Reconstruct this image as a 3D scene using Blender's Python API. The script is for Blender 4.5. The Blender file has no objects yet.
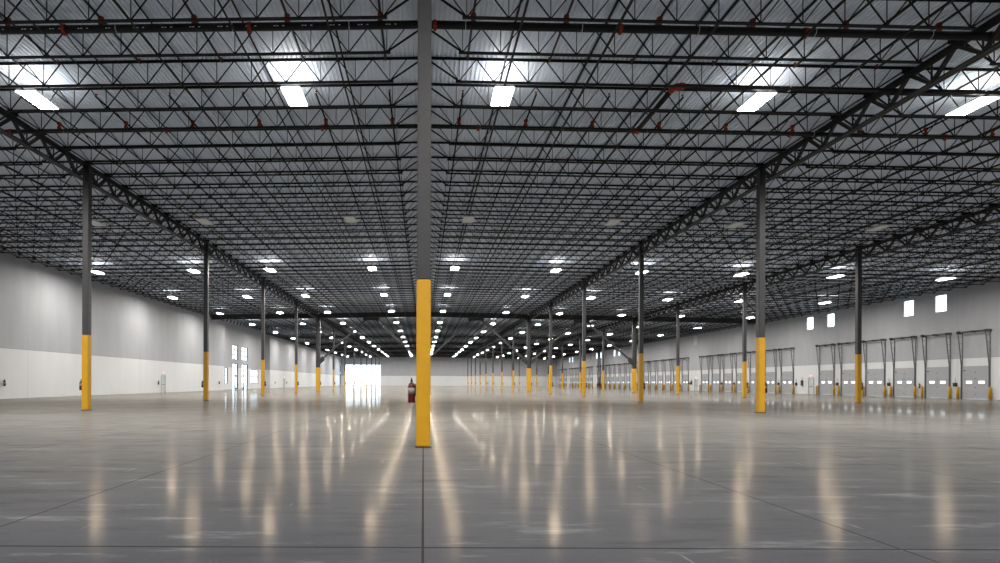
import bpy, bmesh, math, random
from mathutils import Vector, Matrix
random.seed(7)
SC = bpy.context.scene
COL = SC.collection

# ------------------------------------------------------------------ camera
F_PX = 568.0
cam_d = bpy.data.cameras.new('camera')
cam_d.sensor_width = 36.0
cam_d.lens = F_PX / 1000.0 * 36.0
cam_d.shift_x = 0.0766
cam_d.shift_y = 0.1008
cam_d.clip_end = 600
cam = bpy.data.objects.new('camera', cam_d)
COL.objects.link(cam)
cam.location = (0, 0, 1.42)
cam.rotation_mode = 'QUATERNION'
ROLL = 0.0038
cam.rotation_quaternion = (Matrix.Rotation(math.pi/2, 3, 'X') @ Matrix.Rotation(ROLL, 3, 'Z')).to_quaternion()
SC.camera = cam

# ------------------------------------------------------------------ world, exposure
SC.view_settings.view_transform = 'Standard'
SC.view_settings.look = 'None'
SC.view_settings.gamma = 1.0
SC.view_settings.use_curve_mapping = False
SC.view_settings.exposure = 1.24
W = bpy.data.worlds.new('overcast_sky')
SC.world = W
W.use_nodes = True
bgn = W.node_tree.nodes['Background']
bgn.inputs[0].default_value = (0.72, 0.86, 1.0, 1)
bgn.inputs[1].default_value = 2.8
LAMP = 150.0
LAMP_COL = (1.0, 0.95, 0.88)
UPLIGHT = 13.0

# ------------------------------------------------------------------ building numbers (metres)
S = 15.24                      # column pitch along the hall
B = 16.45                      # column pitch across it
Y1 = 12.5                      # first column line
YL = lambda k: Y1 + S*(k-1)    # k-th column line
XL, XR, YF, YB = -33.1, 53.5, 229.0, -18.0
XREC, RY0, RY1 = -34.4, 94.5, 122.4     # shallow recess in the left wall
RIDGE, SLOPE = 12.45, 0.0172
JS = S/9                       # joist pitch
def zdeck(x): return RIDGE - SLOPE*abs(x)
BAND = 4.0                     # height of the white wall band
ORD = ['zeroth','first','second','third','fourth','fifth','sixth','seventh','eighth','ninth','tenth','eleventh',
       'twelfth','thirteenth','fourteenth','fifteenth','sixteenth','seventeenth','eighteenth','nineteenth','twentieth']
def ordn(n):
    if n <= 20: return ORD[n]
    t = {2:'twenty',3:'thirty',4:'forty'}[n//10]
    return t + '-' + ORD[n % 10] if n % 10 else t[:-1] + 'ieth'

# ------------------------------------------------------------------ materials
def new_mat(name):
    m = bpy.data.materials.new(name); m.use_nodes = True
    nt = m.node_tree
    return m, nt, nt.nodes['Principled BSDF']
def N(nt, t, **kw):
    n = nt.nodes.new(t)
    for k, v in kw.items(): setattr(n, k, v)
    return n
def math_n(nt, op, a, b=None, c=None):
    n = N(nt, 'ShaderNodeMath', operation=op)
    for i, v in enumerate((a, b, c)):
        if v is None: continue
        if isinstance(v, (int, float)): n.inputs[i].default_value = v
        else: nt.links.new(v, n.inputs[i])
    return n.outputs[0]
def mixc(nt, fac, a, b):
    n = N(nt, 'ShaderNodeMix', data_type='RGBA')
    for sock, v in ((n.inputs[0], fac), (n.inputs[6], a), (n.inputs[7], b)):
        if isinstance(v, (int, float)): sock.default_value = v
        elif isinstance(v, tuple): sock.default_value = (*v, 1)
        else: nt.links.new(v, sock)
    return n.outputs[2]
def ramp(nt, v, lo, hi):
    n = N(nt, 'ShaderNodeMapRange'); n.clamp = True
    nt.links.new(v, n.inputs[0]); n.inputs[1].default_value = lo; n.inputs[2].default_value = hi
    return n.outputs[0]
def noise(nt, vec, scale, detail=4, rough=.55):
    n = N(nt, 'ShaderNodeTexNoise'); n.inputs['Scale'].default_value = scale
    n.inputs['Detail'].default_value = detail; n.inputs['Roughness'].default_value = rough
    nt.links.new(vec, n.inputs['Vector']); return n.outputs[0]

def paint(name, col, rough=.5, metal=0., var=.12, scale=3., spec=.5):
    m, nt, p = new_mat(name)
    geo = N(nt, 'ShaderNodeNewGeometry')
    f = ramp(nt, noise(nt, geo.outputs['Position'], scale), .3, .7)
    lo = tuple(c*(1-var) for c in col); hi = tuple(min(1, c*(1+var)) for c in col)
    nt.links.new(mixc(nt, f, lo, hi), p.inputs['Base Color'])
    p.inputs['Roughness'].default_value = rough; p.inputs['Metallic'].default_value = metal
    p.inputs['Specular IOR Level'].default_value = spec
    return m
M = {}
M['steel'] = paint('dark_joist_paint', (.009,.009,.010), .6, spec=.25)
M['girder'] = paint('dark_girder_paint', (.020,.020,.021), .5, spec=.35)
M['column'] = paint('column_grey_paint', (.030,.031,.035), .45, spec=.4)
M['yellow'] = paint('safety_yellow_paint', (.48,.255,.002), .38, var=.05)
M['pipe'] = paint('black_pipe_steel', (.007,.007,.008), .5, spec=.25)
M['red'] = paint('red_fitting_paint', (.30,.030,.012), .55, spec=.3)
M['extred'] = paint('extinguisher_red', (.065,.003,.006), .35)
M['black'] = paint('black_rubber', (.012,.012,.012), .6)
M['white'] = paint('white_enamel', (.78,.78,.77), .4, var=.03)
M['galv'] = paint('galvanised_steel', (.13,.135,.14), .42, metal=.6, scale=8)
M['deck'] = paint('galvanised_roof_deck', (.79,.86,.97), .5, metal=0., var=.04, scale=.6)
M['leaf'] = paint('dock_door_light_grey', (.27,.28,.295), .5, var=.03)
M['mandoor'] = paint('grey_door_paint', (.42,.44,.44), .5, var=.05)
M['frame'] = paint('dark_aluminium', (.03,.032,.036), .4, metal=.3)
M['wframe'] = paint('white_aluminium', (.7,.7,.7), .4)
M['zinc'] = paint('zinc_hanger', (.6,.6,.6), .35, metal=.5)
M['housing'] = paint('white_lamp_housing', (.72,.72,.72), .4, var=.02)
M['dead'] = paint('unlit_lamp_lens', (.80,.80,.80), .35, var=.02)
M['caulk'] = paint('black_caulk', (.02,.02,.02), .8)
M['brown'] = paint('dark_label_paper', (.22,.22,.22), .6)
M['concrete_out'] = paint('outside_concrete', (.5,.5,.49), .9)

def emit(name, col, strength):
    m, nt, p = new_mat(name)
    p.inputs['Base Color'].default_value = (.8,.8,.8,1)
    p.inputs['Emission Color'].default_value = (*col, 1)
    p.inputs['Emission Strength'].default_value = strength
    return m
M['lens'] = emit('lit_lamp_lens', LAMP_COL, LAMP)
M['lens'].cycles.emission_sampling = 'FRONT'
M['up'] = emit('lamp_uplight_slot', LAMP_COL, UPLIGHT)
M['up'].cycles.emission_sampling = 'FRONT'
M['exit'] = emit('exit_letters_red', (1,.05,.03), 3.0)

def glass_mat():
    m, nt, p = new_mat('window_glass')
    out = nt.nodes['Material Output']
    tr = N(nt, 'ShaderNodeBsdfTransparent'); tr.inputs[0].default_value = (.93,.95,.96,1)
    gl = N(nt, 'ShaderNodeBsdfGlossy'); gl.inputs['Roughness'].default_value = .02
    lw = N(nt, 'ShaderNodeLayerWeight')
    fr = math_n(nt, 'MULTIPLY_ADD', math_n(nt, 'POWER', lw.outputs['Facing'], 5.0), .85, .04)
    mx = N(nt, 'ShaderNodeMixShader')
    nt.links.new(fr, mx.inputs[0]); nt.links.new(tr.outputs[0], mx.inputs[1]); nt.links.new(gl.outputs[0], mx.inputs[2])
    nt.links.new(mx.outputs[0], out.inputs[0]); nt.nodes.remove(p)
    return m
M['glass'] = glass_mat()

def lines(nt, coord, pitch, offset, half):          # 1 on a line every `pitch`
    a = math_n(nt, 'PINGPONG', math_n(nt, 'ADD', coord, -offset + pitch*1000), pitch/2)
    return math_n(nt, 'LESS_THAN', a, half)
def wall_mat(name, axis, pitch, off):
    m, nt, p = new_mat(name)
    geo = N(nt, 'ShaderNodeNewGeometry'); sep = N(nt, 'ShaderNodeSeparateXYZ')
    nt.links.new(geo.outputs['Position'], sep.inputs[0])
    z = sep.outputs[2]; t = sep.outputs[0 if axis == 'X' else 1]
    mp = N(nt, 'ShaderNodeMapping'); mp.inputs['Scale'].default_value = (1,1,.25)
    nt.links.new(geo.outputs['Position'], mp.inputs[0])
    st = ramp(nt, noise(nt, mp.outputs[0], .9), .3, .72)
    up = math_n(nt, 'GREATER_THAN', z, BAND)
    grey = mixc(nt, st, (.275,.282,.300), (.312,.320,.340))
    wht = mixc(nt, st, (.50,.51,.525), (.53,.54,.55))
    c = mixc(nt, up, wht, grey)
    joint = lines(nt, t, pitch, off, .012)
    rev = math_n(nt, 'LESS_THAN', math_n(nt, 'ABSOLUTE', math_n(nt, 'ADD', z, -BAND)), .018)
    c = mixc(nt, math_n(nt, 'MULTIPLY', joint, .65), c, (.16,.16,.165))
    c = mixc(nt, math_n(nt, 'MULTIPLY', rev, .7), c, (.14,.14,.15))
    nt.links.new(c, p.inputs['Base Color'])
    p.inputs['Roughness'].default_value = .6
    bp = N(nt, 'ShaderNodeBump'); bp.inputs['Strength'].default_value = .15; bp.inputs['Distance'].default_value = .01
    nt.links.new(noise(nt, geo.outputs['Position'], 14), bp.inputs['Height']); nt.links.new(bp.outputs[0], p.inputs['Normal'])
    return m
M['wall_y'] = wall_mat('tilt_up_panel_side', 'Y', 9.4, 47.5)
M['wall_x'] = wall_mat('tilt_up_panel_end', 'X', 8.2, 3.0)

def floor_mat():
    m, nt, p = new_mat('polished_concrete')
    geo = N(nt, 'ShaderNodeNewGeometry'); sep = N(nt, 'ShaderNodeSeparateXYZ')
    P = geo.outputs['Position']; nt.links.new(P, sep.inputs[0])
    big = ramp(nt, noise(nt, P, .22, 5, .6), .3, .7)
    med = ramp(nt, noise(nt, P, 1.3, 6, .65), .3, .7)
    fine = ramp(nt, noise(nt, P, 24, 4, .7), .3, .7)
    c = mixc(nt, big, (.125,.127,.126), (.200,.199,.193))
    c = mixc(nt, math_n(nt, 'MULTIPLY', med, .45), c, (.110,.112,.114))
    c = mixc(nt, math_n(nt, 'MULTIPLY', fine, .22), c, (.26,.26,.255))
    # near floor's weaker light and sheen painted into the colour: darker, bluer, ragged edge
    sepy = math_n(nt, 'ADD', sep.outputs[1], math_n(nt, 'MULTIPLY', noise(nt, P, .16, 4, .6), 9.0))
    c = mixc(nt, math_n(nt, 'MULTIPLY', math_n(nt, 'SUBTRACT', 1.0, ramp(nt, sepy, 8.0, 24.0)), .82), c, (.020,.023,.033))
    # pale scuffs and trowel arcs
    mp = N(nt, 'ShaderNodeMapping'); mp.inputs['Scale'].default_value = (3.2,.35,1); mp.inputs['Rotation'].default_value = (0,0,.5)
    nt.links.new(P, mp.inputs[0])
    mp3 = N(nt, 'ShaderNodeMapping'); mp3.inputs['Scale'].default_value = (.5,2.4,1); mp3.inputs['Rotation'].default_value = (0,0,-.12)
    nt.links.new(P, mp3.inputs[0])
    tr = noise(nt, mp3.outputs[0], 1.1, 7, .68)
    c = mixc(nt, math_n(nt, 'MULTIPLY', ramp(nt, tr, .46, .30), .55), c, (.028,.029,.034))
    c = mixc(nt, math_n(nt, 'MULTIPLY', ramp(nt, tr, .56, .74), .40), c, (.24,.24,.245))
    sc = ramp(nt, noise(nt, mp.outputs[0], 2.2, 6, .6), .67, .74)
    c = mixc(nt, math_n(nt, 'MULTIPLY', sc, .3), c, (.32,.32,.31))
    x, y = sep.outputs[0], sep.outputs[1]
    jx = lines(nt, x, B/4, 0, .011); jy = lines(nt, y, S/2, Y1-S/2, .017); jy2 = lines(nt, y, S/4, Y1, .010)
    j = math_n(nt, 'MAXIMUM', jx, jy)
    c = mixc(nt, math_n(nt, 'MULTIPLY', jy2, .4), c, (.05,.05,.05))
    c = mixc(nt, math_n(nt, 'MULTIPLY', j, .88), c, (.022,.022,.022))
    out = nt.nodes['Material Output']; nt.nodes.remove(p)
    df = N(nt, 'ShaderNodeBsdfDiffuse'); nt.links.new(c, df.inputs['Color'])
    gl = N(nt, 'ShaderNodeBsdfGlossy'); gl.inputs['Color'].default_value = (1, .80, .54, 1)
    sh = N(nt, 'ShaderNodeBsdfGlossy'); sh.inputs['Color'].default_value = (1, .97, .92, 1); sh.inputs['Roughness'].default_value = .05
    r = N(nt, 'ShaderNodeMapRange'); nt.links.new(med, r.inputs[0]); r.inputs[3].default_value = .11; r.inputs[4].default_value = .19
    nt.links.new(r.outputs[0], gl.inputs['Roughness'])
    anyj = math_n(nt, 'MAXIMUM', j, jy2)
    keep = math_n(nt, 'MULTIPLY', math_n(nt, 'SUBTRACT', 1.0, anyj), math_n(nt, 'MULTIPLY_ADD', fine, .7, .55))
    lw = N(nt, 'ShaderNodeLayerWeight')               # sealed but fine-textured concrete: sheen rises towards grazing view
    fac = math_n(nt, 'MULTIPLY', math_n(nt, 'MULTIPLY_ADD', math_n(nt, 'POWER', lw.outputs['Facing'], 8.0), .13, .009), keep)
    fac2 = math_n(nt, 'MULTIPLY', math_n(nt, 'MULTIPLY', math_n(nt, 'POWER', lw.outputs['Facing'], 38.0), .68), keep)
    bp = N(nt, 'ShaderNodeBump'); bp.inputs['Strength'].default_value = .12; bp.inputs['Distance'].default_value = .002
    mp2 = N(nt, 'ShaderNodeMapping'); mp2.inputs['Scale'].default_value = (1,1.6,1); nt.links.new(P, mp2.inputs[0])
    nt.links.new(noise(nt, mp2.outputs[0], 16, 4, .6), bp.inputs['Height'])
    nt.links.new(bp.outputs[0], gl.inputs['Normal'])
    mx = N(nt, 'ShaderNodeMixShader'); nt.links.new(fac, mx.inputs[0]); nt.links.new(df.outputs[0], mx.inputs[1]); nt.links.new(gl.outputs[0], mx.inputs[2])
    mx2 = N(nt, 'ShaderNodeMixShader'); nt.links.new(fac2, mx2.inputs[0]); nt.links.new(mx.outputs[0], mx2.inputs[1]); nt.links.new(sh.outputs[0], mx2.inputs[2])
    nt.links.new(mx2.outputs[0], out.inputs[0])
    return m
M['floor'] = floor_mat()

# ------------------------------------------------------------------ mesh builder
class MB:
    def __init__(s): s.v = []; s.f = []; s.m = []; s.mi = 0
    def add(s, vs, fs):
        o = len(s.v); s.v += [tuple(v) for v in vs]
        for f in fs: s.f.append(tuple(i+o for i in f)); s.m.append(s.mi)
    def box(s, x0,x1,y0,y1,z0,z1):
        s.add([(x0,y0,z0),(x1,y0,z0),(x1,y1,z0),(x0,y1,z0),(x0,y0,z1),(x1,y0,z1),(x1,y1,z1),(x0,y1,z1)],
              [(0,3,2,1),(4,5,6,7),(0,1,5,4),(1,2,6,5),(2,3,7,6),(3,0,4,7)])
    def frustum(s, x0,x1,y0,y1,z0, X0,X1,Y0,Y1,z1):
        s.add([(x0,y0,z0),(x1,y0,z0),(x1,y1,z0),(x0,y1,z0),(X0,Y0,z1),(X1,Y0,z1),(X1,Y1,z1),(X0,Y1,z1)],
              [(0,3,2,1),(4,5,6,7),(0,1,5,4),(1,2,6,5),(2,3,7,6),(3,0,4,7)])
    def bar(s, a, b, w, h, up=(0,0,1)):             # box section w (side) x h (towards up) from a to b
        a = Vector(a); b = Vector(b); d = (b-a).normalized(); u = Vector(up)
        sd = d.cross(u)
        if sd.length < 1e-4: sd = d.cross(Vector((0,1,0)))
        sd.normalize(); u = sd.cross(d)
        vs = []
        for p in (a, b):
            for i, j in ((-1,-1),(1,-1),(1,1),(-1,1)): vs.append(p + sd*(i*w/2) + u*(j*h/2))
        s.add(vs, [(0,1,2,3),(7,6,5,4),(0,4,5,1),(1,5,6,2),(2,6,7,3),(3,7,4,0)])
    def tube(s, pts, r, n=10, caps=True):
        pts = [Vector(p) for p in pts]; rs = r if isinstance(r, (list, tuple)) else [r]*len(pts)
        rings = []; ref = None
        for i, p in enumerate(pts):
            d = (pts[min(i+1,len(pts)-1)] - pts[max(i-1,0)]).normalized()
            if ref is None:
                ref = d.cross(Vector((0,0,1)))
                if ref.length < 1e-3: ref = Vector((1,0,0))
            ref = (ref - d*ref.dot(d)).normalized(); q = d.cross(ref)
            rings.append([p + (ref*math.cos(2*math.pi*k/n) + q*math.sin(2*math.pi*k/n))*rs[i] for k in range(n)])
        vs = [v for ring in rings for v in ring]; fs = []
        for i in range(len(pts)-1):
            for k in range(n):
                a = i*n+k; b = i*n+(k+1) % n
                fs.append((a, b, b+n, a+n))
        if caps:
            fs.append(tuple(range(n-1,-1,-1))); fs.append(tuple((len(pts)-1)*n+k for k in range(n)))
        s.add(vs, fs)
    def lathe(s, prof, c=(0,0,0), n=16):            # prof: (r, z) bottom to top
        vs = []; fs = []
        for r, z in prof:
            for k in range(n):
                t = 2*math.pi*k/n; vs.append((c[0]+r*math.cos(t), c[1]+r*math.sin(t), c[2]+z))
        for i in range(len(prof)-1):
            for k in range(n):
                a = i*n+k; b = i*n+(k+1) % n; fs.append((a, b, b+n, a+n))
        fs.append(tuple(range(n-1,-1,-1))); fs.append(tuple((len(prof)-1)*n+k for k in range(n)))
        s.add(vs, fs)
    def prism(s, poly, a, b):                       # convex polygon (list of Vectors) swept by vector offsets a..b
        n = len(poly); vs = [Vector(p)+Vector(a) for p in poly] + [Vector(p)+Vector(b) for p in poly]
        s.add(vs, [tuple(range(n-1,-1,-1)), tuple(range(n,2*n))] + [(i,(i+1) % n,(i+1) % n+n,i+n) for i in range(n)])
    def mesh(s, name, mats, smooth=False, fix=True):
        me = bpy.data.meshes.new(name); me.from_pydata(s.v, [], s.f); me.update()
        for mt in (mats if isinstance(mats, (list, tuple)) else [mats]): me.materials.append(M[mt])
        if len(me.materials) > 1: me.polygons.foreach_set('material_index', s.m)
        if fix:
            bm = bmesh.new(); bm.from_mesh(me); bmesh.ops.recalc_face_normals(bm, faces=bm.faces); bm.to_mesh(me); bm.free()
        if smooth: me.polygons.foreach_set('use_smooth', [True]*len(me.polygons))
        return me
    def build(s, name, mats, parent=None, loc=(0,0,0), **kw):
        o = bpy.data.objects.new(name, s.mesh(name, mats, **kw)); COL.objects.link(o)
        o.location = loc
        if parent is not None: o.parent = parent
        return o
    def bevelled(s, name, mats, parent=None, w=.01, loc=(0,0,0)):
        o = s.build(name, mats, parent, loc)
        bm = bmesh.new(); bm.from_mesh(o.data)
        bmesh.ops.bevel(bm, geom=[e for e in bm.edges if len(e.link_faces) == 2 and e.calc_face_angle() > .5], offset=w, segments=2, affect='EDGES')
        bm.to_mesh(o.data); bm.free(); return o

def tag(o, label, cat, group=None, kind=None):
    o['label'] = label; o['category'] = cat
    if group: o['group'] = group
    if kind: o['kind'] = kind
    return o
def struct(o):
    o['kind'] = 'structure'; return o
def empty(name, loc=(0,0,0), rz=0):
    o = bpy.data.objects.new(name, None); COL.objects.link(o); o.location = loc; o.rotation_euler = (0,0,rz)
    o.empty_display_size = .2; return o
def holder(name, me, loc=(0,0,0), parent=None):
    o = bpy.data.objects.new(name, me); COL.objects.link(o); o.location = loc
    if parent is not None: o.parent = parent
    return o
KIDS = {}
def kid(parent, o): KIDS.setdefault(parent.name, []).append(o); o.parent = parent; return o
def copy_tree(o, parent=None):
    c = o.copy(); COL.objects.link(c)
    if parent is not None: c.parent = parent
    for ch in o.children: copy_tree(ch, c)
    return c

def merged(root, name):
    mb = MB(); mats = []
    def rec(o):
        if o.type == 'MESH':
            mt = [k for k in M if M[k] == o.data.materials[0]][0]
            if mt not in mats: mats.append(mt)
            mb.mi = mats.index(mt); mb.add([tuple(v.co) for v in o.data.vertices], [tuple(p.vertices) for p in o.data.polygons])
        for c in o.children: rec(c)
    rec(root); return mb.mesh(name, mats, fix=False)

def panel(mb, fix, a0, a1, z0, z1, t0, t1, holes):
    """flat slab with rectangular holes; fix 'x' = slab stands along Y (thickness t0..t1 in x), 'y' = stands along X"""
    cuts = sorted({a0, a1} | {h for r in holes for h in r[:2] if a0 < h < a1})
    for p, q in zip(cuts, cuts[1:]):
        mid = (p+q)/2; segs = [(z0, z1)]
        for h in holes:
            if h[0] <= mid <= h[1]:
                ns = []
                for u, v in segs:
                    if h[3] <= u or h[2] >= v: ns.append((u, v)); continue
                    if h[2] > u: ns.append((u, h[2]))
                    if h[3] < v: ns.append((h[3], v))
                segs = ns
        for u, v in segs:
            if fix == 'x': mb.box(t0, t1, p, q, u, v)
            else: mb.box(p, q, t0, t1, u, v)

# ================================================================== LARGE STRUCTURE
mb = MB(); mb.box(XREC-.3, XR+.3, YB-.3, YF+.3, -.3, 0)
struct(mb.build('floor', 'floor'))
mb = MB(); mb.add([(-400,-300,-1.25),(500,-300,-1.25),(500,600,-1.25),(-400,600,-1.25)], [(0,1,2,3)])
struct(mb.build('ground', 'concrete_out'))

# ribbed roof deck, ribs running down the hall, ridge over the centre columns
def deck():
    mb = MB(); pitch = .1524; vs = []; xs = []
    n0 = int(math.floor((XREC-.4)/pitch)); n1 = int(math.ceil((XR+.4)/pitch))
    for i in range(n0, n1):
        x = i*pitch
        for dx, dz in ((0,0),(.072,0),(.086,.064),(.138,.064)): xs.append((x+dx, zdeck(x+dx)+dz))
    for x, z in xs: vs += [(x, YB-.2, z), (x, YF+.2, z)]
    mb.add(vs, [(2*i, 2*i+1, 2*i+3, 2*i+2) for i in range(len(xs)-1)])
    return struct(mb.build('ceiling', 'deck', fix=False))
deck()

# openings --------------------------------------------------------------
DP = 4.06
slots = [55.0 + DP*i for i in range(42)]
gap = lambda i: i % 8 == 6
DOORS = [y for i, y in enumerate(slots) if not gap(i) and y < YF-2]
MAN_R = [78.3, 111.4]
RWIN = [58.8, 62.7, 74.7, 78.7, 155.4, 159.3, 171.6, 175.6, 204.0, 208.0]
RLOUV = [111.7, 179.8]
WW, WH, WZ = 1.36, 1.76, 8.9
holes_r = [(y-1.30, y+1.30, 0, 3.16) for y in DOORS] + [(y-WW/2, y+WW/2, WZ, WZ+WH) for y in RWIN] + [(y-.5, y+.5, 0, 2.2) for y in MAN_R]
mb = MB(); panel(mb, 'x', YB-.3, YF+.3, -.3, zdeck(XR)+.06, XR, XR+.25, holes_r)
struct(mb.build('wall_right', 'wall_y'))
# left wall with the shallow entrance recess
ENT = [(102.3,105.4,0,4.8),(107.6,111.2,0,4.8),(102.3,105.4,5.4,8.1),(107.6,111.2,5.4,8.1),(94.9,99.9,1.0,3.9),(113.0,118.4,1.0,3.9)]
MAN_L = [72.2, 134.9]
FARL = [(224.6,227.6,0,4.6),(224.6,227.6,5.4,8.0)]
zt = zdeck(XL)+.06
mb = MB()
panel(mb, 'x', YB-.3, RY0, -.3, zt, XL-.25, XL, [(y-.5, y+.5, 0, 2.2) for y in MAN_L])
panel(mb, 'x', RY1, YF+.3, -.3, zt, XL-.25, XL, [(y-.5, y+.5, 0, 2.2) for y in MAN_L] + FARL)
panel(mb, 'x', RY0-.25, RY1+.25, -.3, zt, XREC-.25, XREC, ENT)
mb.box(XREC-.1, XL-.24, RY0-.25, RY0, -.3, zt); mb.box(XREC-.1, XL-.24, RY1, RY1+.25, -.3, zt)
struct(mb.build('wall_left', 'wall_y'))
# far wall: bright glazed corner on the left
CW = (-31.9, -17.2, 0.0, 8.4)
MAN_F = 26.0
mb = MB(); panel(mb, 'y', XREC-.2, XR+.2, -.3, RIDGE+.1, YF, YF+.25, [CW, (MAN_F-.5, MAN_F+.5, 0, 2.2)])
struct(mb.build('wall_far', 'wall_x'))
mb = MB(); mb.box(XREC-.2, XR+.2, YB-.25, YB, -.3, RIDGE+.1)
struct(mb.build('wall_back', 'wall_x'))

# windows and doors of the shell -----------------------------------------
wn = [0]; dn = [0]
def window(fix, a0, a1, z0, z1, t, cols, rows, frame='wframe', depth=.12, fw=.06):
    wn[0] += 1
    root = struct(empty('window_%d' % wn[0], (t, (a0+a1)/2, z0) if fix == 'x' else ((a0+a1)/2, t, z0)))
    c = (a0+a1)/2; A0, A1, Z1 = a0-c, a1-c, z1-z0
    def bx(m, p, q, u, v, d0, d1):
        if fix == 'x': m.box(d0, d1, p, q, u, v)
        else: m.box(p, q, d0, d1, u, v)
    m = MB()
    bx(m, A0, A0+fw, 0, Z1, -depth/2, depth/2); bx(m, A1-fw, A1, 0, Z1, -depth/2, depth/2)
    bx(m, A0+fw, A1-fw, 0, fw, -depth/2, depth/2); bx(m, A0+fw, A1-fw, Z1-fw, Z1, -depth/2, depth/2)
    for i in range(1, cols):
        p = A0 + (A1-A0)*i/cols; bx(m, p-fw/2, p+fw/2, fw, Z1-fw, -depth/2, depth/2)
    for j in range(1, rows):
        q = Z1*j/rows; bx(m, A0+fw, A1-fw, q-fw/2, q+fw/2, -depth*.45, depth*.45)
    m.build('window_frame', frame, root)
    g = MB(); bx(g, A0+fw*.5, A1-fw*.5, fw*.5, Z1-fw*.5, -.012, .012); g.build('window_pane', 'glass', root)
    return root
for y in RWIN: window('x', y-WW/2, y+WW/2, WZ, WZ+WH, XR+.10, 1, 1)
for h in ENT[2:4]: window('x', *h, XREC-.12, 2, 3, 'frame', fw=.13)
for h in ENT[4:6]: window('x', *h, XREC-.12, 4, 2, 'frame', fw=.13)
window('x', *FARL[1], XL-.12, 2, 2, 'frame')
window('y', *CW, YF+.12, 10, 3, 'wframe', fw=.09)

def entry_door(h, x, side):                          # glazed double-height entrance: transom light over a framed door leaf and sidelight
    dn[0] += 1; y0, y1, _, z1 = h; c = (y0+y1)/2
    root = struct(empty('door_%d' % dn[0], (x, c, 0))); w = (y1-y0)/2; d = .09; m = MB(); f = .15
    m.box(-d, d, -w, -w+f, 0, z1); m.box(-d, d, w-f, w, 0, z1); m.box(-d, d, -w+f, w-f, z1-f, z1); m.box(-d, d, -w+f, w-f, 2.5, 2.6)
    m.box(-d, d, side*w*.12-f/2, side*w*.12+f/2, 0, z1-f); m.box(-d, d, -w+f, w-f, 3.55, 3.63)
    m.build('door_frame', 'frame', root)
    a, b = sorted((side*w*.12 + side*.06, side*(w-f) - side*.02)); lf = MB()
    lf.box(-.03, .03, a, a+.14, .02, 2.48); lf.box(-.03, .03, b-.14, b, .02, 2.48)
    lf.box(-.03, .03, a+.14, b-.14, .02, .30); lf.box(-.03, .03, a+.14, b-.14, 2.32, 2.48); lf.box(-.03, .03, a+.14, b-.14, 1.0, 1.1)
    leaf = lf.build('door_leaf', 'frame', root)
    hd = MB(); hd.tube([(.03, a+.07, .95), (.10, a+.07, .95), (.10, a+.07, 1.35), (.03, a+.07, 1.35)], .014, 8); hd.build('door_handle', 'zinc', leaf)
    g = MB(); g.box(-.008, .008, -w+f*.5, w-f*.5, .03, z1-f*.5); g.build('door_pane', 'glass', root)
entry_door(ENT[0], XREC-.12, 1); entry_door(ENT[1], XREC-.12, -1); entry_door(FARL[0], XL-.12, 1)

def man_door(fix, a, t, into):                       # hollow metal exit door with frame and lever; into = +1/-1 direction of the room
    dn[0] += 1
    root = struct(empty('door_%d' % dn[0], (t, a, 0) if fix == 'x' else (a, t, 0), 0 if fix == 'x' else math.pi/2))
    i = into if fix == 'x' else -into*-1
    m = MB(); m.box(-.1, .14 if i > 0 else .1, -.56, -.49, 0, 2.26) if i > 0 else m.box(-.14, .1, -.56, -.49, 0, 2.26)
    (m.box(-.1,.14,.49,.56,0,2.26), m.box(-.1,.14,-.49,.49,2.19,2.26)) if i > 0 else (m.box(-.14,.1,.49,.56,0,2.26), m.box(-.14,.1,-.49,.49,2.19,2.26))
    m.build('door_frame', 'mandoor', root)
    m = MB(); m.box(-.03, .03, -.485, .485, .01, 2.185); leaf = m.build('door_leaf', 'mandoor', root)
    m = MB(); m.box(*( (.03,.09) if i > 0 else (-.09,-.03)), -.40, .40, .98, 1.06); m.build('push_bar', 'galv', leaf)
    m = MB(); m.box(*( (.03,.05) if i > 0 else (-.05,-.03)), .2, .38, 1.35, 1.95); m.build('door_light', 'glass', leaf)
    return root
for y in MAN_R: man_door('x', y, XR+.02, -1)
for y in MAN_L: man_door('x', y, XL-.02, 1)
man_door('y', MAN_F, YF+.02, -1)

# ================================================================== ROOF STEEL
# ---- girder trusses along the column rows
ROWS = [(-B, 'left column row'), (0.0, 'centre column row'), (B, 'right column row'), (2*B, 'outer right column row')]
G_TOP, G_BOT = -.20, -1.06
def girder_parts():
    n = 9; L = S; p = L/n
    top = MB(); bot = MB(); diags = []
    for s in (-1, 1):
        top.box(s*.075-.06, s*.075+.06, 0, L, G_TOP-.02, G_TOP); top.box(s*.03-.012, s*.03+.012, 0, L, G_TOP-.18, G_TOP-.02)
        bot.box(s*.07-.05, s*.07+.05, .25, L-.25, G_BOT, G_BOT+.02); bot.box(s*.03-.012, s*.03+.012, .25, L-.25, G_BOT+.02, G_BOT+.12)
    for i in range(n):
        y0, ym, y1 = i*p, (i+.5)*p, (i+1)*p
        w = .12 if i in (0, n-1) else .10
        diags.append(((0, y0, G_TOP-.06), (0, ym, G_BOT+.06), w)); diags.append(((0, ym, G_BOT+.06), (0, y1, G_TOP-.06), w))
    verts = [((0, (i+.5)*p, G_TOP-.06), (0, (i+.5)*p, G_BOT+.06), .04) for i in range(n)]
    return top, bot, diags, verts
top, bot, diags, verts = girder_parts()
GT = top.mesh('top_chord', 'girder'); GB = bot.mesh('bottom_chord', 'girder')
GD = []
for a, b, w in diags + verts:
    m = MB(); m.bar(a, b, w*1.1, w, (0,1,0)); GD.append(m.mesh('web_brace', 'girder'))
m = MB(); m.v, m.f, m.m = list(top.v), list(top.f), list(top.m); m.add(bot.v, bot.f)
for a, b, w in diags + verts: m.bar(a, b, w*1.1, w, (0,1,0))
GALL = m.mesh('girder_truss', 'girder')
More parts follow.
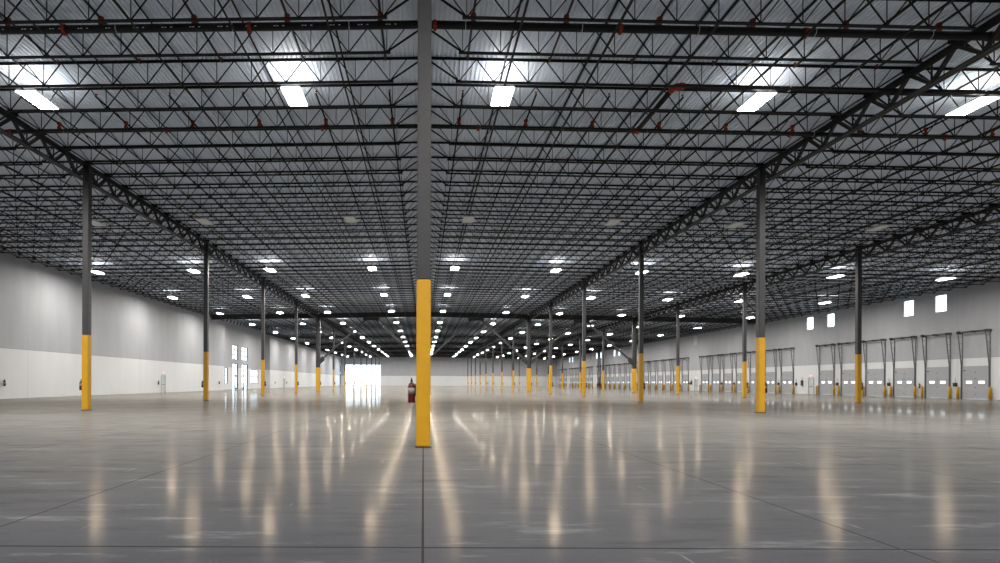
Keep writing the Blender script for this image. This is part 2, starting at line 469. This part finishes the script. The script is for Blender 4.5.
for x, rn in ROWS:
    for k in range(0, 15):
        y = YL(k)
        if k == 0 and x: continue
        loc = (x, y, zdeck(x))
        where = 'nearest the camera' if k == 0 else ('last before far wall' if k == 14 else 'between %s and %s column lines' % (ORD[k], ORD[k+1]))
        label = 'dark roof girder truss over %s, %s' % (rn, where)
        if k <= 3:
            g = empty('roof_girder', loc)
            holder('top_chord', GT, parent=g); holder('bottom_chord', GB, parent=g)
            for me in GD: holder('web_brace', me, parent=g)
        else:
            g = holder('roof_girder', GALL, loc)
            if k == 14: g.scale = (1, (YF-y)/S, 1)
        tag(g, label, 'girder', 'roof girder trusses over the column rows')

# ---- open-web bar joists across the bays
BAYS = [(XL, -B, 'bay along left wall'), (-B, 0.0, 'bay left of centre column row'), (0.0, B, 'bay right of centre column row'),
        (B, 2*B, 'bay between the two right rows'), (2*B, XR, 'bay along dock door wall')]
JD = .82
def joist_geo(x0, x1):
    xc = (x0+x1)/2; zc = zdeck(xc)
    def P(x, dz): return (x-xc, 0, zdeck(x)-zc+dz)
    L = x1-x0; n = round(L/1.18); p = L/n
    top = MB(); bot = MB(); web = MB()
    for s in (-1, 1):
        a, b = P(x0+.02, -.012), P(x1-.02, -.012)
        top.bar((a[0], s*.034, a[2]), (b[0], s*.034, b[2]), .058, .012)
        top.bar((a[0], s*.012, a[2]-.03), (b[0], s*.012, b[2]-.03), .010, .055)
        a, b = P(x0+p-.12, -JD), P(x1-p+.12, -JD)
        bot.bar((a[0], s*.030, a[2]), (b[0], s*.030, b[2]), .046, .012)
        bot.bar((a[0], s*.012, a[2]+.028), (b[0], s*.012, b[2]+.028), .010, .050)
    for xx in (x0, x1):                               # bearing seats
        q = P(xx, -.10); d = .10 if xx == x0 else -.10
        top.box(min(q[0]+d*.2, q[0]+2*d), max(q[0]+d*.2, q[0]+2*d), -.07, .07, q[2]-.085, q[2]+.06)
    T, Bz = -.035, -JD+.03
    for i in range(1, n):
        xb = x0+i*p
        web.bar(P(xb, Bz), P(xb, T), .022, .022, (0,1,0))
        if i > 1: web.bar(P(xb, Bz), P(xb-p/2, T), .030, .030, (0,1,0))
        if i < n-1: web.bar(P(xb, Bz), P(xb+p/2, T), .030, .030, (0,1,0))
    for (e, xb, sg) in ((x0+.08, x0+p, 1), (x1-.08, x1-p, -1)):
        web.bar(P(e, -.06), P(xb, Bz), .045, .045, (0,1,0)); web.bar(P(xb, Bz), P(xb-sg*p*.5, T), .026, .026, (0,1,0))
    return top, bot, web, xc, zc
JG = []
for x0, x1, bn in BAYS:
    top, bot, web, xc, zc = joist_geo(x0, x1)
    al = MB()
    for q in (top, bot, web): al.add(q.v, q.f)
    JG.append((top.mesh('top_chord', 'steel'), bot.mesh('bottom_chord', 'steel'), web.mesh('web', 'steel'), al.mesh('roof_joist', 'steel'), al, xc, zc))
FIRST = [5, 1, 1, 3, 12]                             # first joist row that reaches the frame, per bay
rows = []
j = 0
ys = []
while Y1 + JS*j < YF-.6: ys.append(Y1+JS*j); j += 1
cand = sorted([(y, b, i) for b in range(5) for i, y in enumerate(ys) if i >= FIRST[b]-2])
near = set((b, i) for y, b, i in cand[:300])
far = MB()
for y, b, i in cand:
    if i == 45: continue                              # the portal beam stands on this line instead
    T_, B_, W_, A_, al, xc, zc = JG[b]
    if (b, i) in near:
        k, jj = i//9 + 1, i % 9
        lab = ('dark open-web roof joist on %s column line, %s' % (ORD[k], BAYS[b][2])) if jj == 0 else \
              ('%s dark open-web roof joist past %s column line, %s' % (ORD[jj], ORD[k], BAYS[b][2]))
        if y < 52:
            o = empty('roof_joist', (xc, y, zc))
            holder('top_chord', T_, parent=o); holder('bottom_chord', B_, parent=o); holder('web', W_, parent=o)
        else: o = holder('roof_joist', A_, (xc, y, zc))
        tag(o, lab, 'joist', 'open-web roof joists')
    else:
        far.add([(v[0]+xc, v[1]+y, v[2]+zc) for v in al.v], al.f)
tag(far.build('roof_joist', 'steel', fix=False), 'dense rows of distant dark roof joists towards the far wall', 'joists', kind='stuff')

# ---- bridging angles running down the hall under and over the joists
for b, (x0, x1, bn) in enumerate(BAYS):
    for q in (1, 2, 3, 4, 5):
        x = x0 + (x1-x0)*q/6
        for low in (0, 1):
            dz = -JD-.02 if low else -.105
            m = MB()
            m.box(-.03, .03, 0, YF-11, 0, .006); m.box(-.03, -.024, 0, YF-11, .006, .06)
            o = m.build('bridging_angle', 'steel', None, (x, 10.5, zdeck(x)+dz))
            tag(o, '%s bridging angle, %s line from left, %s' % ('lower' if low else 'upper', ORD[q], bn), 'bridging', 'bridging angles tying the joists')

# ================================================================== COLUMNS
def column(x, k, label):
    y = YL(k); big = (k == 6)
    h = zdeck(x)+G_TOP-.14; t = empty('steel_column', (x, y, 0)); w = .31 if big else .15; d = .24 if big else .15
    m = MB()
    if big:                                          # wide-flange section
        m.box(-w, -w+.05, -d, d, 3.66, h); m.box(w-.05, w, -d, d, 3.66, h); m.box(-w+.05, w-.05, -.03, .03, 3.66, h)
        m.build('shaft', 'column', t)
        g = MB(); g.box(-w-.012, w+.012, -d-.012, d+.012, .02, 3.66)
        g.bevelled('yellow_base', 'yellow', t, .02)
    else:
        m.box(-w, w, -d, d, 3.66, h); m.bevelled('shaft', 'column', t, .018)
        g = MB(); g.box(-w-.006, w+.006, -d-.006, d+.006, .02, 3.66); g.bevelled('yellow_base', 'yellow', t, .02)
    c = MB(); c.box(-w, w, -d, d, h, h+.03); c.box(-w*.9, w*.9, -d-.2, d+.2, h+.03, h+.05); c.build('cap_plate', 'girder', t)
    s = MB(); s.box(-w-.03, w+.03, -d-.03, d+.03, 0, .02); s.build('base_plate', 'caulk', t)
    tag(t, label, 'column', 'yellow-based steel columns', kind='thing')
    return t
RN = {-1: 'left row', 0: 'centre row', 1: 'right row', 2: 'outer right row'}
COLS = [(r, k) for r in (-1, 0, 1, 2) for k in range(1, 15) if not (k == 1 and r) and not (r == 2 and k == 2)]
for r, k in COLS:
    if r == 0 and k == 1: lab = 'large grey steel column with yellow base in the middle foreground'
    else:
        n = k - {-1:1, 0:0, 1:1, 2:2}[r]
        lab = '%s steel column with yellow base, %s from the camera in the %s' % ('wide braced' if k == 6 else 'slim dark', ORD[n], RN[r])
    column(r*B, k, lab)

# ---- portal beam and chevron braces on the sixth column line
yb = YL(6)
def beam(x0, x1, label):
    xc = (x0+x1)/2; L = x1-x0; t = empty('portal_beam', (xc, yb, zdeck(xc)))
    def z(x): return zdeck(x)-zdeck(xc)
    for nm, d0, w in (('top_flange', -.05, .36), ('web_plate', -.405, .03), ('bottom_flange', -.76, .36)):
        m = MB(); hh = .05 if 'flange' in nm else .66
        m.bar((x0-xc, 0, z(x0)+d0), (x1-xc, 0, z(x1)+d0), w, hh); m.build(nm, 'girder', t)
    tag(t, label, 'beam', 'deep beams across the sixth column line', kind='thing')
for (x0, x1, bn) in BAYS: beam(x0+(.32 if x0 > XL else 0), x1-(.32 if x1 < XR else 0), 'deep dark steel beam across the hall, %s' % bn)
for r in (-1, 0, 1):
    xa, xb = r*B, (r+1)*B; xm = (xa+xb)/2; zt_ = zdeck(xm)-.90
    for s, (xs, nm) in ((1, (xa+.33, 'left')), (-1, (xb-.33, 'right'))):
        t = empty('chevron_brace', (xs, yb, 4.75))
        m = MB(); a = Vector((0, 0, 0)); e = Vector((xm-s*.5-xs, 0, zt_-4.75))
        m.bar(a, e, .26, .26, (0,1,0)); m.bevelled('brace_tube', 'column', t, .02)
        g = MB(); g.prism([(-.02*s,-.02,-.55),(.75*s,-.02,.10),(.35*s,-.02,.75),(-.02*s,-.02,.35)], (0,0,0), (0,.04,0)); g.build('gusset_plate', 'column', t)
        g = MB(); g.prism([(e.x-s*.75,-.02,e.z-.35),(e.x+s*.5,-.02,e.z-.35),(e.x+s*.5,-.02,e.z+.10),(e.x-s*.75,-.02,e.z+.10)], (0,0,0), (0,.04,0)); g.build('gusset_plate', 'column', t)
        tag(t, '%s-hand diagonal steel brace, %s' % (nm, BAYS[r+2][2]), 'brace', 'chevron braces on the sixth column line')

# ================================================================== LAMPS
FX = [-29.1, -20.5, -13.7, -4.6, 2.75, 11.75, 19.4, 28.3, 36.7, 46.5]
def lamp_meshes():
    hw, hl = .35, .67
    h = MB()                                          # open-bottomed pan: sloped sides and a top
    h.add([(-hw,-hl,0),(hw,-hl,0),(hw,hl,0),(-hw,hl,0),(-hw+.07,-hl+.05,.10),(hw-.07,-hl+.05,.10),(hw-.07,hl-.05,.10),(-hw+.07,hl-.05,.10)],
          [(4,5,6,7),(0,1,5,4),(1,2,6,5),(2,3,7,6),(3,0,4,7)])
    h.box(-hw, -hw+.02, -hl, hl, -.02, 0); h.box(hw-.02, hw, -hl, hl, -.02, 0); h.box(-hw+.02, hw-.02, -hl, -hl+.02, -.02, 0); h.box(-hw+.02, hw-.02, hl-.02, hl, -.02, 0)
    h.box(-.09, .09, -.35, .35, .10, .15)
    ln = MB(); ln.add([(-hw+.022,-hl+.022,-.005),(-hw+.022,hl-.022,-.005),(hw-.022,hl-.022,-.005),(hw-.022,-hl+.022,-.005)], [(0,1,2,3)])
    up = MB(); up.add([(-hw+.09,-hl+.07,.102),(-.10,-hl+.07,.102),(-.10,hl-.07,.102),(-hw+.09,hl-.07,.102)], [(0,1,2,3)])
    up.add([(.10,-hl+.07,.102),(hw-.09,-hl+.07,.102),(hw-.09,hl-.07,.102),(.10,hl-.07,.102)], [(0,1,2,3)])
    w = MB()
    for s in (1,):
        w.tube([(-.2, s*.5, .09), (0, s*.74, .42)], .006, 6); w.tube([(.2, s*.5, .09), (0, s*.74, .42)], .006, 6); w.tube([(0, s*.74, .42), (0, s*.80, .80)], .006, 6)
    return (h.mesh('housing', 'housing'), ln.mesh('lens', 'lens', fix=False), up.mesh('uplight_slot', 'up', fix=False), w.mesh('hanger_wire', 'zinc'),
            ln.mesh('lens', 'dead', fix=False))
LH, LL, LU, LW, LDK = lamp_meshes()
_m = MB()
for _i, _me in enumerate((LH, LL, LU, LW)):
    _m.mi = _i; _m.add([tuple(v.co) for v in _me.vertices], [tuple(p.vertices) for p in _me.polygons])
    if _me is LW: _m.add([(-v.co.x, -v.co.y, v.co.z) for v in _me.vertices], [tuple(p.vertices) for p in _me.polygons])
FARLAMP = _m.mesh('high_bay_light', ['housing', 'lens', 'up', 'zinc'], fix=False)
XN = {0:'outermost by the left wall',1:'second in from left wall',2:'just right of left column row',3:'first left of centre column',4:'first right of centre column',
      5:'second right of centre column',6:'just right of right column row',7:'just left of outer right row',8:'just right of outer right row',9:'outermost by dock doors'}
for k in range(-2, 14):
    y = 20.12 + S*k; lit = (k != 1)
    for i, x in enumerate(FX):
        loc = (x, y, zdeck(x)-.84)
        if k >= 6: t = holder('high_bay_light', FARLAMP, loc)
        else:
            t = empty('high_bay_light', loc)
            holder('housing', LH, parent=t); holder('lens', LL if lit else LDK, parent=t); holder('hanger_wire', LW, parent=t)
            hw2 = holder('hanger_wire', LW, parent=t); hw2.rotation_euler = (0, 0, math.pi)
            if lit: holder('uplight_slot', LU, parent=t)
        row = 'overhead row behind the camera' if k == -2 else 'overhead row nearest the camera' if k == -1 else '%s row in view' % ORD[k+1]
        tag(t, '%s high-bay light, %s, %s' % ('glowing' if lit else 'unlit grey', row, XN[i]), 'light', 'glowing high-bay lights' if lit else 'unlit high-bay lights')

# ================================================================== SPRINKLER PIPES
ZM = -.50                                             # main centre below the deck
def hz(x, dz): return zdeck(x)+dz
def main_pipe(y, x0, x1, r, label, first, pitch, hang):
    t = empty('sprinkler_main', (0, y, 0))
    pts = [(x, 0, hz(x, ZM)) for x in ([x0] + ([0.0] if x0 < 0 < x1 else []) + [x1])]
    m = MB(); m.tube(pts, r, 14); m.build('pipe', 'pipe', t, smooth=True)
    x = first
    while x < x1:
        if x > x0:
            c = MB(); c.tube([(x-.05, 0, hz(x-.05, ZM)), (x+.05, 0, hz(x+.05, ZM))], r+.022, 14); c.box(x-.04, x+.04, -.03, .03, hz(x, ZM)-r-.06, hz(x, ZM)-r+.01); c.build('coupling', 'red', t)
        x += pitch
    for x in hang:
        if not x0 < x < x1: continue
        h = MB(); z0 = hz(x, ZM)
        ring = [(x, (r+.008)*math.cos(a), z0+(r+.008)*math.sin(a)) for a in [math.pi*2*q/14 for q in range(15)]]
        h.tube(ring, .010, 6); h.tube([(x, 0, z0+r), (x, 0, z0-ZM-.03)], .007, 6); h.build('pipe_hanger', 'zinc', t)
    tag(t, label, 'pipe'); return t
HANG = [-33+3.42*q for q in range(26)]
mt = main_pipe(16.72, XL+.3, XR-.3, .112, 'thick black sprinkler main nearest the camera, with red couplings', .30-5.45*6, 5.45, HANG)
mk = MB()                                             # faint white stencil dashes printed along the pipe
xq = -20.0
while xq < -.6:
    for q in range(4):
        xx = xq+q*.085
        if q != 2: mk.bar((xx, -.106, hz(xx, ZM)-.04), (xx+.055, -.106, hz(xx+.055, ZM)-.04), .004, .022)
    xq += .82
mk.build('stencil_mark', 'white', mt)
main_pipe(23.35, XL+.3, XR-.3, .085, 'black sprinkler main further back, second from the camera', 2.2-6.4*5, 6.4, [h+1.1 for h in HANG])
# cross-over: from the second main forward to a line running right
t = empty('sprinkler_feed_pipe', (8.75, 19.85, 0)); z0 = hz(8.75, ZM)
m = MB(); m.tube([(0, .24, z0), (0, 3.30, z0)], .095, 14); m.tube([(.24, 0, z0), (XR-9.3, 0, hz(XR-.6, ZM))], .08, 14); m.build('pipe', 'pipe', t, smooth=True)
m = MB(); m.tube([(0, .30, z0), (0, .18, z0), (.04, .07, z0), (.10, .02, z0), (.20, 0, z0), (.32, 0, z0)], .115, 14); m.build('elbow', 'red', t, smooth=True)
m = MB(); m.tube([(0, 3.30, z0-.02), (0, 3.50, z0-.02)], .13, 14); m.build('coupling', 'red', t)
for x in (4.0, 10.8, 17.6, 24.4, 31.2, 38):
    m = MB(); m.tube([(x, 0, hz(x+8.75, ZM)+.08), (x, 0, hz(x+8.75, -.03))], .008, 6); m.tube([(x-.02, 0, hz(x+8.75, ZM)), (x+.02, 0, hz(x+8.75, ZM))], .095, 12); m.build('pipe_hanger', 'zinc', t)
tag(t, 'black feed pipe with bright red elbow between the two sprinkler mains', 'pipe')
# branch lines with upright heads
BP = 2.74; ZB = -.20
head = MB(); head.lathe([(.012,0),(.012,.05),(.022,.055),(.030,.075),(.045,.08),(.045,.095),(.006,.10)], n=8)
HEAD = head.mesh('sprinkler_head', 'red')
riser = MB(); riser.lathe([(.075,-.20),(.075,-.13),(.05,-.12),(.05,-.05),(.085,-.04),(.085,.045),(.04,.06)], n=12)
RISE = riser.mesh('riser_fitting', 'red')
n = 0
xs = sorted([-1.31-BP*q for q in range(12) if -1.31-BP*q > XL+.5] + [1.43+BP*q for q in range(20) if 1.43+BP*q < XR-.5])
for x in xs:
    side = 'left' if x < 0 else 'right'
    num = int(round((-1.31-x)/BP))+1 if x < 0 else int(round((x-1.43)/BP))+1
    for seg, (y0, y1, yr, sname) in enumerate(((8.0, 19.05, 16.72, 'nearest main'), (21.2, 88.0, 23.35, 'second main'), (90.0, YF-2, None, 'a far main'))):
        if seg == 0 and abs(x) > 20: continue
        t = empty('sprinkler_branch_pipe', (x, y0, hz(x, ZB)))
        m = MB(); m.tube([(0, 0, 0), (0, y1-y0, 0)], .034 if seg else .036, 8); m.build('pipe', 'pipe', t, smooth=True)
        if yr:
            holder('riser_fitting', RISE, (0, yr-y0, 0), t)
        if seg < 2:
            y = 19.0 if seg == 0 else 21.25
            hs = [19.0, 14.0] if seg == 0 else [21.25+3.05*q for q in range(10) if 21.25+3.05*q < max(26, 48-abs(x)*.2)]
            for y in hs: holder('sprinkler_head', HEAD, (0, y-y0, .02), t)
        tag(t, '%s dark sprinkler branch pipe %s of centre column, fed by %s' % (ordn(num), side, sname), 'pipe', 'sprinkler branch pipes')
# fire riser by the dock wall
t = empty('fire_riser', (XR-1.6, 167.9, 0))
for dx in (-.27, .27):
    m = MB(); m.tube([(dx, 0, 0), (dx, 0, 11.0)], .17, 14); m.build('pipe', 'pipe', t, smooth=True)
    m = MB(); m.lathe([(.18,.6),(.27,.7),(.27,1.3),(.18,1.4)], (dx, 0, 0), 14); m.build('valve', 'extred', t)
tag(t, 'black vertical fire riser pipes with red valves in front of distant dock doors', 'pipe')

# ================================================================== DOCK DOORS
def dock_door():
    """origin on the floor at the wall face; room side is -x, width along y"""
    t = empty('dock_door'); parts = []
    vp = [(-.92, -.32, 1.50, 1.75), (.32, .92, 1.50, 1.75)]
    m = MB(); panel(m, 'x', -1.33, 1.33, .01, 3.21, -.035, -.015, vp)
    sec = [.01, .65, 1.29, 1.93, 2.57, 3.21]
    for a, b in zip(sec, sec[1:]): panel(m, 'x', -1.33, 1.33, a+.008, b-.008, -.065, -.035, vp)
    leaf = m.build('door_leaf', 'leaf', t)
    for y0, y1, z0, z1 in vp:
        f = MB(); panel(f, 'x', y0-.03, y1+.03, z0-.03, z1+.03, -.078, -.066, [(y0+.015, y1-.015, z0+.015, z1-.015)])
        v = f.build('vision_panel', 'wframe', t)
        g = MB(); g.box(-.055, -.045, y0, y1, z0, z1); g.build('pane', 'glass', v)
    for z in (.42, 1.12, 1.98, 2.6):
        h = MB(); h.box(-.10, -.066, -.05, .05, z-.03, z+.03); h.build('hinge', 'black', t)
    st = MB(); st.box(-.069, -.066, .98, 1.24, 2.72, 2.80); st.build('notice_strip', 'black', t)
    for s in (-1, 1):
        tr = MB(); y = s*1.385
        tr.bar((-.12, y, 0), (-.12, y, 3.3), .06, .075, (0,1,0)); tr.bar((-.12, y, 3.3), (-.46, y, 6.45), .06, .075, (0,1,0))
        tr.box(-.05, -.002, y-.045, y+.045, 0, 6.5)
        for z in [0.5+.62*q for q in range(10)]:
            xx = -.12 if z < 3.3 else -.12-.34*(z-3.3)/3.15
            tr.bar((-.03, y, z), (xx, y, z), .05, .035)
        tr.build('track', 'galv', t)
    sh = MB(); sh.tube([(-.40, -1.56, 6.55), (-.40, 1.56, 6.55)], .04, 10); sh.build('torsion_shaft', 'frame', t)
    for s in (-1, 1):
        sp = MB(); sp.tube([(-.40, s*.15, 6.55), (-.40, s*1.1, 6.55)], .075, 12); sp.build('spring', 'frame', t)
        dr = MB(); dr.tube([(-.40, s*1.30, 6.55), (-.40, s*1.34, 6.55), (-.40, s*1.46, 6.55), (-.40, s*1.48, 6.55)], [.13,.10,.10,.13], 14); dr.build('cable_drum', 'frame', t)
        br = MB(); br.box(-.50, -.002, s*1.53-.012, s*1.53+.012, 6.40, 6.66); br.build('bearing_plate', 'galv', t)
    cb = MB(); cb.box(-.48, -.002, -.02, .02, 6.44, 6.66); cb.build('centre_bracket', 'galv', t)
    return t
proto = dock_door(); FARDOOR = merged(proto, 'dock_door')
def bollard_mesh():
    m = MB(); m.lathe([(.12,0),(.12,1.08),(.108,1.14),(.07,1.185),(.0,1.20)], n=16); return m.mesh('bollard', 'yellow', smooth=True)
BOL = bollard_mesh()
for i, y in enumerate(DOORS):
    if i == 0: o = proto
    elif y < 112: o = copy_tree(proto)
    else: o = holder('dock_door', FARDOOR)
    o.location = (XR, y, 0)
    tag(o, '%s grey dock door from the near end of right wall, with raised tracks' % ordn(i+1), 'door', 'dock doors in the right wall', kind='thing')
    for s in (-1, 1):
        b = holder('bollard', BOL, (XR-.24, y+s*1.60, 0))
        tag(b, 'yellow bollard at the %s side of %s dock door from the near end' % ('far' if s > 0 else 'near', ordn(i+1)), 'bollard', 'yellow bollards beside dock doors')

# ================================================================== SMALL THINGS
def extinguisher():
    t = empty('fire_extinguisher')
    m = MB(); m.lathe([(.075,0),(.082,.015),(.082,.36),(.072,.40),(.045,.435),(.028,.45)], n=18); m.build('cylinder', 'extred', t, smooth=True)
    m = MB(); m.lathe([(.0832,.20),(.0832,.33)], n=18); m.build('label_band', 'brown', t, smooth=True)
    m = MB(); m.lathe([(.024,.45),(.028,.50),(.016,.51)], n=10); m.bar((-.03,0,.51),(.10,0,.545),.022,.012); m.bar((-.03,0,.505),(.09,0,.49),.02,.01); m.build('valve_handle', 'black', t)
    m = MB(); m.tube([(-.025,0,.48),(-.09,.0,.46),(-.105,.0,.38),(-.1,.0,.20),(-.098,.0,.12)], [.012,.012,.012,.012,.018], 8); m.build('hose', 'black', t, smooth=True)
    m = MB(); m.box(-.02,.02,.078,.096,.15,.42); m.build('bracket', 'black', t)
    return t
ext = extinguisher(); FAREXT = merged(ext, 'fire_extinguisher')
first = True
for r, k in COLS:
    if r == 0 and k > 1: continue
    y = YL(k); w = .33 if k == 6 else .16
    left = (r == 0) or (r == -1 and k in (2, 3)); s = -1 if left else 1
    if first: o = ext
    elif k <= 4: o = copy_tree(ext)
    else: o = holder('fire_extinguisher', FAREXT)
    first = False
    o.location = (r*B + s*(w+.10), y, .97)
    o.rotation_euler = (0, 0, -math.pi/2 if s < 0 else math.pi/2)
    n_ = k - {-1:1, 0:0, 1:1, 2:2}[r]
    lab = 'red fire extinguisher on the middle foreground column' if r == 0 else 'fire extinguisher on %s column from the camera in the %s' % (ORD[n_], RN[r])
    tag(o, lab, 'extinguisher', 'fire extinguishers on the columns')
for x, y, rz, lab in ((XL+.14, 44.7, math.pi/2, 'fire extinguisher on the left wall at the edge of the photo'), (XL+.14, 70.7, math.pi/2, 'fire extinguisher on left wall near side of exit door'),
                  (XL+.14, 91.8, math.pi/2, 'fire extinguisher on left wall just before entrance recess'), (XL+.14, 126.3, math.pi/2, 'fire extinguisher on left wall just past entrance recess'),
                  (XL+.14, 137.0, math.pi/2, 'fire extinguisher on left wall far side of second exit door'),
                  (XR-.14, 61.1, -math.pi/2, 'fire extinguisher on dock wall between second and third dock doors')):
    o = copy_tree(ext); o.location = (x, y, 1.0); o.rotation_euler = (0, 0, rz); tag(o, lab, 'extinguisher', 'fire extinguishers on the walls')

def exit_sign(loc, rz, lab):
    t = empty('exit_sign', loc, rz)
    m = MB(); m.box(-.16, .16, -.03, .03, 0, .20); m.bevelled('sign_box', 'white', t, .008)
    cu = bpy.data.curves.new('exit_text', 'FONT'); cu.body = 'EXIT'; cu.size = .16; cu.align_x = 'CENTER'; cu.extrude = .002
    tmp = bpy.data.objects.new('exit_text', cu); COL.objects.link(tmp)
    dg = bpy.context.evaluated_depsgraph_get(); me = bpy.data.meshes.new_from_object(tmp.evaluated_get(dg))
    bpy.data.objects.remove(tmp)
    me.materials.clear(); me.materials.append(M['exit'])
    o = holder('lettering', me, (0, -.033, .045), t); o.rotation_euler = (math.pi/2, 0, 0)
    tag(t, lab, 'sign')
exit_sign((XR-.06, MAN_R[0], 2.42), -math.pi/2, 'red lettered exit sign over the near door in right wall')
exit_sign((XR-.06, MAN_R[1], 2.42), -math.pi/2, 'red lettered exit sign over the far door in right wall')
exit_sign((XL+.06, MAN_L[0], 2.42), math.pi/2, 'red lettered exit sign over the near door in left wall')
exit_sign((XL+.06, MAN_L[1], 2.42), math.pi/2, 'red lettered exit sign over the far door in left wall')
def control_box(y, z, lab, h=.55):
    t = empty('control_box', (XR-.012, y, z))
    m = MB(); m.box(-.16, 0, -.17, .17, 0, h); m.bevelled('cabinet', 'frame', t, .012)
    m = MB(); m.box(-.175, -.16, -.13, .13, .05, h-.05); m.build('cover', 'black', t)
    m = MB(); m.tube([(-.06, 0, h), (-.06, 0, h+.5)], .02, 8); m.build('conduit', 'galv', t)
    tag(t, lab, 'control box', 'dock control boxes on the right wall')
control_box(80.15, 1.15, 'black control box beside the near exit door in right wall', .75)
control_box(113.2, 1.15, 'black control box beside the far exit door in right wall', .75)
for i, y in enumerate(DOORS[:14]):
    if i in (1, 5, 12): continue
    control_box(y+DP/2+.05 if i < 5 else y-DP/2, 1.2, 'small black control box on wall next to %s dock door from near end' % ordn(i+1), .38)
for y in RLOUV:
    t = empty('wall_louver', (XR, y, 9.0)); m = MB(); panel(m, 'x', -.7, .7, 0, 1.75, -.06, 0, [(-.6,.6,.1,1.65)]); m.build('louver_frame', 'mandoor', t)
    m = MB()
    for q in range(12): m.bar((-.05, -.6, .16+.13*q), (-.05, .6, .16+.13*q), .05, .03)
    m.box(-.012, -.002, -.6, .6, .1, 1.65); m.build('blade', 'mandoor', t)
    tag(t, 'grey louvre high on the dock wall above %s exit door' % ('the far' if y < 150 else 'no'), 'louvre') if y < 150 else tag(t, 'grey louvre high on the dock wall near the fire riser', 'louvre')
